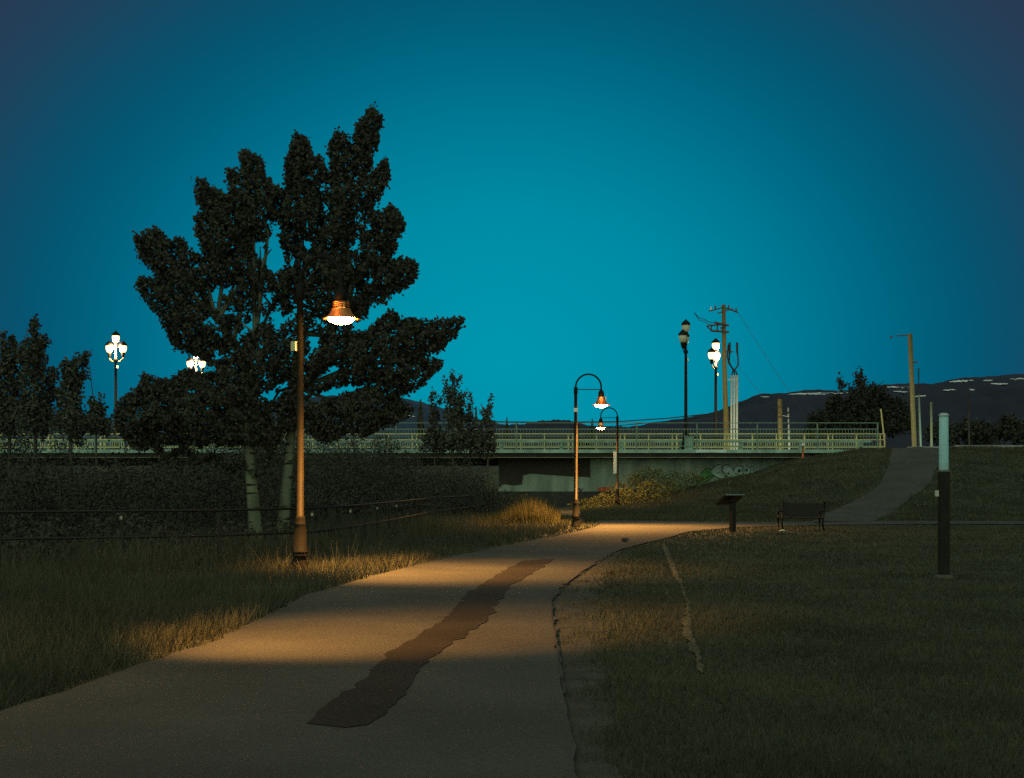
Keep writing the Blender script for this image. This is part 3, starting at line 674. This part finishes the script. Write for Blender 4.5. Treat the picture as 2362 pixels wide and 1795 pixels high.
TY = 34.
LIMBM = mat('limb_bark', (.10,.115,.08), .9, .3, 4, .4, 20)
def px_tree(name, label, base_px, Y, trunk, axes, dens, cl, leaf_n, lsize, leafm, barkm, trunk_r, group=None, hubs=None, base_z=None, limb_r=.06, volume=None, limbm=None):
    ds = 1.0 if volume is None else .35
    b = P(*base_px, Y); b.z = h1(b.x, Y)-.05 if base_z is None else base_z
    t = thing(name, label, 'tree', b, 0, group)
    mb = MB(b); pts = [Vector(b)]+[P(x,y,Y) for x,y in trunk]; k = len(pts)
    pts = [pts[0], pts[0].lerp(pts[1],.12), pts[0].lerp(pts[1],.3)]+pts[1:]; k = len(pts)
    mb.tube(pts, [trunk_r*(1.75,1.25,1.06)[i] if i < 3 else trunk_r*(1-.72*(i-2)/(k-3)) for i in range(k)], 14); mb.build('trunk', barkm, t, True)
    # every foliage axis hangs on a limb that leaves the trunk
    for (x0,y0,x1,y1,r0,r1,d0,d1) in axes:
        cand = hubs or trunk
        hx, hy = min(cand, key=lambda h: abs(h[0]-x0)*.8+abs(h[1]-(y0+40))+(400 if h[1] < y0-10 else 0))
        A = P(hx,hy,Y); B = P(x0,y0,Y); B.y += d0*ds; Cc = P(x1,y1,Y); Cc.y += d1*ds
        mid = A.lerp(B,.5)+Vector((0,0,-.10*(B-A).length*.4))
        mb = MB(b); limb(mb, [A, mid, B, B.lerp(Cc,.3), B.lerp(Cc,.6)], limb_r, limb_r*.2, 6); mb.build('limb', limbm or barkm, t, True)
    C = axes_points(axes, Y, dens, cl, leaf_n) if volume is None else volume
    me = leaves_mesh('crown', C-np.array(b), lsize*rng.uniform(.7,1.25,len(C)))
    link_mesh('crown', me, leafm, t)
    return t

def dist_poly(x, y, poly):
    d = np.full(len(x), 1e9)
    for i in range(len(poly)):
        ax, ay = poly[i]; bx, by = poly[(i+1)%len(poly)]; L2 = (bx-ax)**2+(by-ay)**2+1e-9
        t = np.clip(((x-ax)*(bx-ax)+(y-ay)*(by-ay))/L2, 0, 1); d = np.minimum(d, np.hypot(x-ax-t*(bx-ax), y-ay-t*(by-ay)))
    return d
def c6(l): return [(280+a/2.471, 220+b/2.471) for a,b in l]
OUT = c6([(90,815),(130,820),(190,775),(210,772),(235,820),(270,850),(350,825),(370,920),(430,920),(485,930),(460,830),(445,760),(435,690),(495,690),(460,620),(430,560),(430,505),(470,500),(550,560),(600,600),(640,650),(640,600),(615,570),(650,560),(620,480),(612,440),(690,440),(710,400),(685,350),(700,330),(770,360),(800,400),(810,460),(855,520),(900,545),(940,580),(955,520),(945,370),(970,360),(970,300),(1000,232),(1040,260),(1070,310),(1075,370),(1135,365),(1155,430),(1165,480),(1200,470),(1200,400),(1250,370),(1195,320),(1195,270),(1235,215),(1290,260),(1310,310),(1340,290),(1350,170),(1400,150),(1430,72),(1480,130),(1460,190),(1450,260),(1415,300),(1420,370),(1380,430),(1330,470),(1380,480),(1460,440),(1500,385),(1520,440),(1500,500),(1450,580),(1420,600),(1420,680),(1360,710),(1370,770),(1400,800),(1450,790),(1430,680),(1500,690),(1530,640),(1575,690),(1605,740),(1560,790),(1550,880),(1510,930),(1530,960),(1640,940),(1685,980),(1670,1030),(1620,1080),(1550,1120),(1490,1150),(1440,1150),(1400,1090),(1410,1190),(1360,1250),(1290,1300),(1290,1370),(1400,1360),(1470,1300),(1530,1240),(1570,1285),(1650,1290),(1760,1300),(1850,1290),(1940,1285),(1900,1350),(1820,1440),(1720,1470),(1690,1510),(1815,1525),(1750,1600),(1700,1640),(1640,1680)]) \
  + [(908,908),(929,937),(946,946),(925,967),(883,975),(850,1000),(800,992),(760,1015),(725,1000),(700,980),(660,985),(640,1010),(622,1045),(606,1080),(590,1100),(560,1068),(530,1088),(490,1050),(455,1066),(420,1035),(380,1055),(345,1020),(310,1030),(280,995),(267,958),(287,921),(333,896),(333,865),(358,877),(400,881),(425,858),(450,862),(504,868),(510,845),(483,833),(471,817),(433,804),(400,787),(387,758),(383,737),(354,704),(325,671),(322,649),(377,645),(357,617),(332,596)]
HOLES = [c6(h) for h in ([(860,770),(885,800),(905,870),(920,940),(870,970),(830,950),(790,910),(800,850),(850,820)],[(750,835),(785,840),(790,900),(760,880)],[(1340,820),(1355,850),(1320,900),(1305,860)],[(1150,500),(1185,500),(1180,530),(1155,530)],[(1145,595),(1172,630),(1150,660)],[(1030,830),(1095,825),(1070,890),(1050,870)],
  [(510,1120),(620,1080),(610,1130),(520,1180)],[(560,1225),(650,1230),(600,1260)],[(690,1330),(740,1275),(800,1260),(800,1290),(730,1350)],[(870,1245),(935,1250),(930,1280),(880,1310)],[(790,1130),(850,1150),(860,1200),(810,1180)],[(1020,1160),(1060,1170),(1040,1210)],[(1110,1270),(1150,1260),(1150,1300),(1100,1340)],[(590,1460),(640,1440),(630,1490)],[(520,1490),(580,1470),(570,1510),(520,1520)],[(880,1000),(990,935),(1000,955),(930,980)],[(1080,1380),(1130,1370),(1110,1440),(1070,1460)],[(430,960),(470,940),(470,965)])] \
  + [[(704,893),(738,869),(767,850),(770,866),(725,890),(700,910)],[(706,918),(780,893),(836,891),(805,904),(712,930)],[(625,960),(640,950),(640,985),(628,985)],[(668,690),(684,700),(672,725)],[(610,910),(640,890),(660,880),(655,900),(625,925)]]
def crown_points(Y, sel, n, cl, leaf_n):
    x = rng.uniform(260,1070,n*4); y = rng.uniform(245,1025,n*4); k = inpoly(x,y,OUT) & sel(x,y)
    x, y = x[k], y[k]; d = dist_poly(x,y,OUT)
    for h in HOLES:
        hc = np.mean(h, 0); h = [tuple(hc+(np.array(p)-hc)*1.35) for p in h]
        ins = inpoly(x,y,h); k = ~ins | (rng.random(len(x)) < .02); x, y, d = x[k], y[k], d[k]
        d = np.minimum(d, dist_poly(x,y,h)+2)
    # fewer tufts low inside where the branches show
    th = .5+.5*np.sin(x*.083+np.sin(y*.061)*2)*np.sin(y*.097+x*.03)
    sparse = np.exp(-(((x-560)/110)**2+((y-715)/60)**2))*.75+np.exp(-(((x-690)/70)**2+((y-760)/70)**2))*.6
    k = rng.random(len(x)) > sparse*(.35+.65*th); x, y, d = x[k], y[k], d[k]
    k = rng.random(len(x)) < np.clip(.45+d/22, 0, 1); x, y, d = x[k], y[k], d[k]
    half = np.minimum(1.7, d*Y/F*1.3+.12); dep = (rng.random(len(x))*2-1)*half
    c = np.stack([(x-CX)*Y/F, Y+dep, EYE-(y-HY)*Y/F], 1)
    out = np.stack([(x-640)/500, np.zeros_like(x), (980-y)/500], 1); out /= np.linalg.norm(out,axis=1)[:,None]+1e-6
    r = np.repeat(np.arange(len(c)), leaf_n); sft = (rng.random(len(r))-.5)[:,None]
    sp = np.minimum(1, .35+d/16)[r][:,None]
    base = c[r]+(out[r]*sft*cl*2.4+rng.normal(size=(len(r),3))*cl*.6)*sp
    # leafy shoot tips standing proud of the outline
    seg = np.array(OUT); nxt = np.roll(seg,-1,0); ln = np.hypot(*(nxt-seg).T); m_ = 2200
    i_ = rng.choice(len(seg), m_, p=ln/ln.sum()); t_ = rng.random(m_)[:,None]; q_ = seg[i_]*(1-t_)+nxt[i_]*t_
    k_ = sel(q_[:,0], q_[:,1]); q_ = q_[k_]; rad = q_-np.array([640,900]); rad /= np.linalg.norm(rad,axis=1)[:,None]
    rad = rad*.7+np.array([0,-.55])+rng.normal(size=rad.shape)*.35; n_ = 9
    rr = np.repeat(np.arange(len(q_)), n_); st = rng.uniform(-16, 9, len(rr))[:,None]*rng.uniform(.4,1.2,len(q_))[rr][:,None]
    e = q_[rr]+rad[rr]*st+rng.normal(size=(len(rr),2))*np.clip(3.2-st*.2, .5, 3.5)
    edge = np.stack([(e[:,0]-CX)*Y/F, Y+rng.normal(size=len(e))*.12, EYE-(e[:,1]-HY)*Y/F], 1)
    return np.concatenate([base, edge])
ax_left = [  # x0,y0,x1,y1,r0,r1,dy0,dy1
 (620,540,563,360,46,12,-.3,.2),(585,480,535,402,26,9,-.2,-.5),(545,640,462,430,48,12,.3,.6),(520,560,462,503,30,10,.6,1),
 (480,655,322,556,38,9,-.2,-.9),(400,610,362,538,24,8,-.5,-.6),(450,640,424,560,26,9,.3,.5),(500,722,326,653,32,9,.1,.7),
 (520,765,380,740,44,20,-.5,-1),(500,800,430,770,34,20,.5,.9),(560,640,520,560,50,36,0,0),(600,640,600,520,52,44,.3,-.2),(560,705,440,690,44,34,0,.4),
 (600,860,440,880,46,34,-.2,-.8),(470,900,335,872,40,12,-.3,-.6),(420,930,300,905,34,14,.3,.5),(560,930,400,945,40,30,.1,.2),(500,975,350,965,34,24,-.2,.3),(610,600,640,560,30,22,-.4,-.2),
 (560,820,470,830,40,30,.8,1.2),(590,770,540,730,30,22,-1.2,-1.0),(620,700,570,640,40,40,1.2,1.6),(610,930,540,985,46,36,.3,.5)]
ax_right = [
 (795,450,858,254,36,9,.2,.6),(785,430,781,308,32,10,-.3,-.4),(715,530,686,317,44,11,0,.3),(735,480,733,374,32,12,.4,.6),
 (815,510,889,382,30,10,-.4,-.8),(830,610,902,482,38,16,.2,.7),(880,590,925,522,30,16,.6,1.0),(825,690,955,604,42,17,-.3,-.7),(850,700,885,682,30,16,.3,.3),(820,640,850,560,44,34,.5,.5),
 (700,620,700,500,60,44,0,0),(760,600,770,470,60,46,.3,.2),(760,680,800,620,52,44,-.6,-.8),(680,690,650,600,44,40,.4,.4),(740,650,700,600,50,46,1.2,1.5),
 (800,850,900,760,40,34,-.2,-.4),(900,780,1060,745,40,7,-.4,-.9),(895,770,900,726,26,9,-.2,-.1),(930,800,1000,770,26,14,.2,.3),(820,880,1012,838,34,9,.2,.5),
 (860,840,960,820,34,20,-.6,-.8),(760,920,930,905,42,26,.0,.3),(740,950,900,950,40,24,-.4,-.2),(720,900,800,880,40,34,.5,.8),(690,840,730,800,26,20,-.7,-.9),(700,960,760,985,44,36,.2,.2),
 (720,760,790,740,24,20,.9,1.1),(640,900,600,960,40,30,.8,1.0),(650,820,660,760,24,20,.6,.8)]
px_tree('broadleaf_tree', 'dark tree with the left slanting trunk, its leafy branches reaching left', (593,1275), TY, [(586,1180),(578,1090),(573,1000),(572,900),(580,830),(588,790)], ax_left, 17, .075, 15, .10, LEAF, BARK, .17,
        hubs=[(580,830),(573,930),(588,790),(500,740),(540,780)], limb_r=.06, limbm=LIMBM,
        volume=crown_points(TY, lambda x,y: x < np.where(y > 700, 630, 645+20*np.sin(y*.05)), 3500, .07, 14))
px_tree('broadleaf_tree', 'tallest dark tree with the white-barked trunk behind the near lamp', (648,1270), TY+.6, [(656,1180),(663,1090),(672,1000),(678,920),(684,850),(700,770),(725,715)], ax_right, 17, .075, 15, .10, LEAF, BARK, .16,
        hubs=[(684,850),(680,890),(700,770),(725,715),(760,670)], limb_r=.065, limbm=LIMBM,
        volume=crown_points(TY+.3, lambda x,y: x >= np.where(y > 700, 622, 637+20*np.sin(y*.05)), 3500, .07, 14))
# slim poplars of the far bank, left
lp = dict(dens=3.6, cl=.17, leaf_n=9, lsize=.20, leafm=LEAF2, barkm=DKBARK, limb_r=.05, group='slim trees on the far bank at left')
px_tree('slim_tree', 'slim dark tree with a pointed top tallest of those at far left', (80,1100), 74, [(82,1000),(80,900),(80,800),(81,760)],
        [(80,960,80,790,34,22,0,0),(80,800,81,748,16,5,0,0),(60,880,62,800,14,10,-.5,-.5),(95,900,118,865,22,10,.3,.3),(100,940,122,900,20,12,.3,.5),(60,990,95,940,50,40,0,0),(92,820,100,790,14,8,0,0)], trunk_r=.12, **lp)
px_tree('slim_tree', 'slim loose crowned tree at the left edge of the picture', (20,1100), 76, [(22,1000),(25,900),(24,800)],
        [(20,960,22,820,34,22,0,0),(10,820,6,775,12,6,0,0),(28,830,24,780,12,6,.3,.3),(-20,940,-30,820,30,20,0,0),(30,1000,10,930,46,40,0,0)], trunk_r=.12, **lp)
px_tree('slim_tree', 'slim dark tree with a crooked top leaning right', (165,1100), 72, [(163,1000),(165,920),(170,840)],
        [(160,980,165,880,34,20,0,0),(168,890,165,845,20,18,0,0),(165,850,205,822,16,7,0,0),(150,850,146,842,10,7,0,0),(185,880,192,862,10,7,.3,.3),(150,1000,180,960,44,36,0,0)], trunk_r=.11, **lp)
px_tree('slim_tree', 'small bare topped tree left of the lone globe lamp', (222,1100), 78, [(222,1000),(216,930),(206,840)],
        [(222,985,218,925,22,9,0,0),(235,990,233,930,12,4,.3,.3),(230,1000,240,975,26,18,0,0)], trunk_r=.06, **lp)
yl = dict(dens=4.0, cl=.13, leaf_n=8, lsize=.17, leafm=LEAF2, barkm=DKBARK, limb_r=.03, group='young trees in front of the bridge')
px_tree('young_tree', 'young tree with a thin pointed top tallest in front of the bridge', (1045,1110), 80, [(1045,1000),(1046,940),(1043,870)],
        [(1045,1000,1046,910,26,16,0,0),(1046,910,1043,864,9,4,0,0),(1030,895,1026,876,7,5,0,0),(1050,890,1058,880,10,6,.2,.2),(1062,930,1072,902,8,5,0,0),(1035,930,1030,905,9,6,.2,.2),(1060,990,1062,935,16,9,0,0),(1050,1040,1045,1000,40,30,0,0)], trunk_r=.07, **yl)
px_tree('young_tree', 'young tree with sparse leaves left of the tallest one', (1003,1110), 81, [(1003,1000),(1000,930)],
        [(1003,1000,1000,945,16,10,0,0),(995,940,998,910,9,5,0,0),(1012,940,1015,925,9,5,0,0),(1000,1040,1003,1000,34,22,0,0)], trunk_r=.05, **yl)
px_tree('young_tree', 'young leafy tree third from the big tree', (1084,1110), 82, [(1084,1000),(1085,930)],
        [(1084,1000,1084,950,12,9,0,0),(1085,945,1086,916,9,5,0,0),(1076,1040,1084,1000,30,20,0,0)], trunk_r=.05, **yl)
px_tree('young_tree', 'young tree nearest the arched lamp with a bent tip', (1125,1110), 80, [(1125,1000),(1126,940),(1130,920)],
        [(1122,1010,1124,960,22,13,0,0),(1126,950,1132,919,8,4,0,0),(1114,960,1112,945,8,5,.2,.2),(1120,1050,1122,1010,30,24,0,0)], trunk_r=.06, **yl)
FARL = mat('far_leaf', (.034,.036,.028), .95, .2, .5)
px_tree('dark_tree', 'broad dark tree standing against the snowy hill at right', (1985,1050), 135, [(1985,980),(1983,920),(1984,880)],
        [(1984,1000,1984,905,60,24,0,0),(1984,910,1984,868,17,6,0,0),(1950,990,1930,925,44,18,1,1),(2030,990,2035,910,50,20,.5,1),(2000,920,2020,900,20,10,0,0),(1900,1010,1900,960,44,22,1,1),(2075,1000,2070,930,44,24,1,1),(1945,905,1940,890,8,4,0,0)],
        6, .30, 8, .30, FARL, DKBARK, .25, limb_r=.08, base_z=3.7)
px_tree('dark_tree', 'low dark trees bushy crown at the right edge', (2300,1050), 140, [(2300,1000),(2300,970)],
        [(2240,1020,2250,985,50,30,0,0),(2330,1015,2340,980,50,30,0,0),(2170,1020,2180,990,44,30,0,0),(2420,1020,2410,985,50,30,0,0)], 6, .3, 8, .34, mat('grey_leaf', (.045,.050,.038), .9, .4, .3), DKBARK, .2, limb_r=.06, base_z=3.7)
# small conifers
CON = mat('conifer_needles', (.07,.075,.045), .9, .3, 2)
def conifer(label, px, ptop, pbot, Y, w):
    top = P(px,ptop,Y); bot = P(px,pbot,Y); hgt = top.z-bot.z; t = thing('spruce_tree', label, 'tree', bot, 0, 'small spruces beyond the bridge')
    MB().tube([(0,0,0),(0,0,hgt*.97)], [.12,.02], 6).build('trunk', DKBARK, t)
    n = 900; u = rng.random(n)**.7; z = hgt*(1-u*.96); ring = np.round(u*11)/11; rr = w*Y/F*(ring*.9+.1)*(.35+.65*rng.random(n)); a = rng.random(n)*6.283
    C = np.stack([np.cos(a)*rr, np.sin(a)*rr, z-rr*.25], 1)
    link_mesh('crown', leaves_mesh('crown', C, .10*hgt*(.5+.5*u)*rng.uniform(.6,1.2,n), .35), CON, t)
conifer('small pointed spruce left of the young trees beyond the bridge', 970, 920, 1010, 120, 12)
conifer('tiny pointed spruce rising above the bridge fence left of the arched lamp', 1169, 962, 1010, 150, 8)
conifer('tiny spruce beside the smaller arched lamp beyond the fence', 1366, 965, 1010, 150, 8)
conifer('slim dark spruce between the young trees', 1063, 928, 1010, 118, 9)
conifer('dark spruce behind the young tree nearest the arched lamp', 1098, 937, 1010, 118, 8)

# ------------------------------------------------------------------ undergrowth and grass
def bushes(name, label, spec, n_leaf, lsize, m):
    C = []
    for (x,y,zt,r) in spec:
        z0 = h1(x,y); hh = max(.3, zt-z0); k = int(n_leaf*(r*r*1.2+r*hh))
        u = rng.random(k); a = rng.random(k)*6.283; prof = np.sqrt(np.clip(1-(u*2-.75)**2*.62,.05,1)); rr = r*prof*np.sqrt(rng.random(k))
        lump = 1+.28*np.sin(a*3+x*5)+.15*np.sin(a*7+u*9+x)
        C.append(np.stack([x+np.cos(a)*rr*lump, y+np.sin(a)*rr*lump, z0+u**.85*hh*(1+.10*np.sin(a*5+y))], 1))
    C = np.concatenate(C); o = link_mesh(name, leaves_mesh(name, C, lsize*rng.uniform(.6,1.3,len(C)), .5, .4), m)
    tag(o, label, None, None, 'stuff'); return o
spec = []
q = random.Random(5)
for k in range(190):
    y = q.uniform(39, 87); xb = -9+(y-38)*9/42 if y > 38 else -9
    x = xb-q.uniform(-1.0, 26)*(.3+.7*q.random())
    px_here = CX+x*F/y
    if px_here > 1400: continue
    top = q.choice((1025,1060,1085,1100,1115,1130,1145)) if px_here > 700 else q.choice((985,1035,1070,1090,1110,1130,1145))
    if 190 < px_here < 420: top = q.uniform(1045,1140)
    if 1050 < px_here <= 1150: top += 35
    if px_here > 1150: top = q.uniform(1140,1165)
    zt = EYE-(top-HY)*y/F
    spec.append((x, y, zt, q.uniform(.5,1.9)))
BUSHL = mat('shrub_leaf', (.046,.048,.036), .85, .2, .5)
for k in range(40):
    y = q.uniform(30, 42); x = -10-q.uniform(0, 9)-(42-y)*.7
    spec.append((x, y, EYE-(q.uniform(1085,1150)-HY)*y/F, q.uniform(.6,1.5)))
for k in range(46):
    y = q.uniform(27, 37); x = q.uniform(-13, -4.2)-(37-y)*.12
    spec.append((x, y, h1(x,y)+q.uniform(.25,.95), q.uniform(.3,.8)))
bushes('undergrowth', 'dark riverbank shrubs and willows below the bridge', spec, 260, .11, BUSHL)
spec2 = []
for px,py,y,r in ((1360,1150,82,1.0),(1395,1140,82,.9),(1430,1115,82.5,1.0),(1460,1095,83,.9),(1495,1078,84,.8),(1475,1090,85,.8),(1520,1085,84.5,.9),(1555,1090,85,.9),(1590,1088,86,.8),(1610,1100,86,.7),(1440,1130,80,1.0),(1500,1110,81,1.0),(1380,1165,78,1.0),(1545,1110,83,.9)):
    p = P(px,py,y); spec2.append((p.x, y, p.z, r))
bushes('bank_shrubs', 'leafy weeds and shrubs on the bank in front of the graffiti wall', spec2, 330, .13, mat('weed_leaf', (.12,.13,.05), .8, .35, 1.5, trans=.2))

def blades(name, label, x, y, hgt, wid, m, lean=.35):
    N = len(x); z = H(x,y); a = rng.random(N)*6.283; l = rng.normal(size=(N,2))*lean*hgt[:,None]
    dx = np.cos(a)*wid*.5; dy = np.sin(a)*wid*.5
    B1 = np.stack([x-dx,y-dy,z],1); B2 = np.stack([x+dx,y+dy,z],1); T = np.stack([x+l[:,0],y+l[:,1],z+hgt],1)
    V = np.stack([B1,B2,T],1).reshape(-1,3); o = link_mesh(name, fast_mesh(name, V, np.arange(3*N).reshape(-1,3)), m)
    tag(o, label, None, None, 'stuff'); return o
polys = [main]
def free(x,y):
    k = np.ones(len(x), bool)
    for p in polys: k &= ~inpoly(x,y,p)
    k &= ~((y > 53.3) & (y < 58.8) & (x > (1878-CX)*56/F))
    rampp = ramp_l+ramp_r[::-1]; k &= ~inpoly(x,y,rampp)
    return k
N = 330000
y = 6.6*(64/6.6)**rng.random(N); px = rng.uniform(-150, 2500, N); x = (px-CX)*y/F; k = free(x,y); x, y = x[k], y[k]
k = ~inpoly(x,y,wp) | (rng.random(len(x)) < .7); x, y = x[k], y[k]
sx = sorted([(b_,a_) for a_,b_ in sh_l]); sr = sorted([(b_,a_) for a_,b_ in sh_r]); xl_ = np.interp(y, [p[0] for p in sx], [p[1] for p in sx]); xr_ = np.interp(y, [p[0] for p in sr], [p[1] for p in sr])
u_ = np.clip((x-xl_)/np.maximum(xr_-xl_,.05)+.25*np.sin(y*3.1)+.15*np.sin(y*7.3),0,1)
k = ~inpoly(x,y,should) | (rng.random(len(x)) < .05+.8*u_**2.5); x, y = x[k], y[k]
leftside = x < np.interp(y, [5,10,20,30,45,60], [-4,-3.5,-2.6,-1.6,1.4,3.4])
clump = .5+.5*np.sin(x*1.7+np.sin(y*.9)*2)*np.sin(y*1.3+x*.5)
hg = np.where(leftside, .05+.16*rng.random(len(x))+.10*clump, .025+.05*rng.random(len(x))+.02*clump)
GR = mat('grass_blade', (.070,.073,.050), .9, .3, .5, spec=.15, trans=.15)
blades('grass', 'dark grass verges on both sides of the path', x, y, hg, np.maximum(.006, y*.0007)*rng.uniform(.7,1.5,len(x)), GR)
N = 90000
y = rng.uniform(59.5, 89, N); px = rng.uniform(1340, 2500, N); x = (px-CX)*y/F; k = free(x,y); x, y = x[k], y[k]
blades('bank_grass', 'rough grass on the embankment below the road', x, y, .06+.16*rng.random(len(x)), .05*rng.uniform(.6,1.4,len(x)), GR)
# tall seeding grass by the second lamp
N = 16000
px = rng.normal(1215, 62, N); y = rng.uniform(52, 62, N); x = (px-CX)*y/F; k = free(x,y) & (px < 1312); x, y, px = x[k], y[k], px[k]
th = (.35+.65*np.exp(-((px-1225)/60)**2))*rng.uniform(.5,1.15,len(x))*np.where(px > 1290, .45, 1)
blades('tall_grass', 'tall dry seeding grass beside the lamp at the bend', x, y, th*1.0, np.full(len(x), .022), mat('dry_grass', (.075,.072,.03), .85, .4, 1.5, trans=.2), .16)
N = 9000
y = rng.uniform(24, 50, N); x = np.interp(y, [24,30,40,50], [-7.5,-6,-4.6,-2.4])+rng.normal(size=N)*1.3; k = free(x,y); x, y = x[k], y[k]
blades('weeds', 'long dark weeds along the river railing', x, y, rng.uniform(.25,.75,len(x)), np.full(len(x), .02), GR, .3)
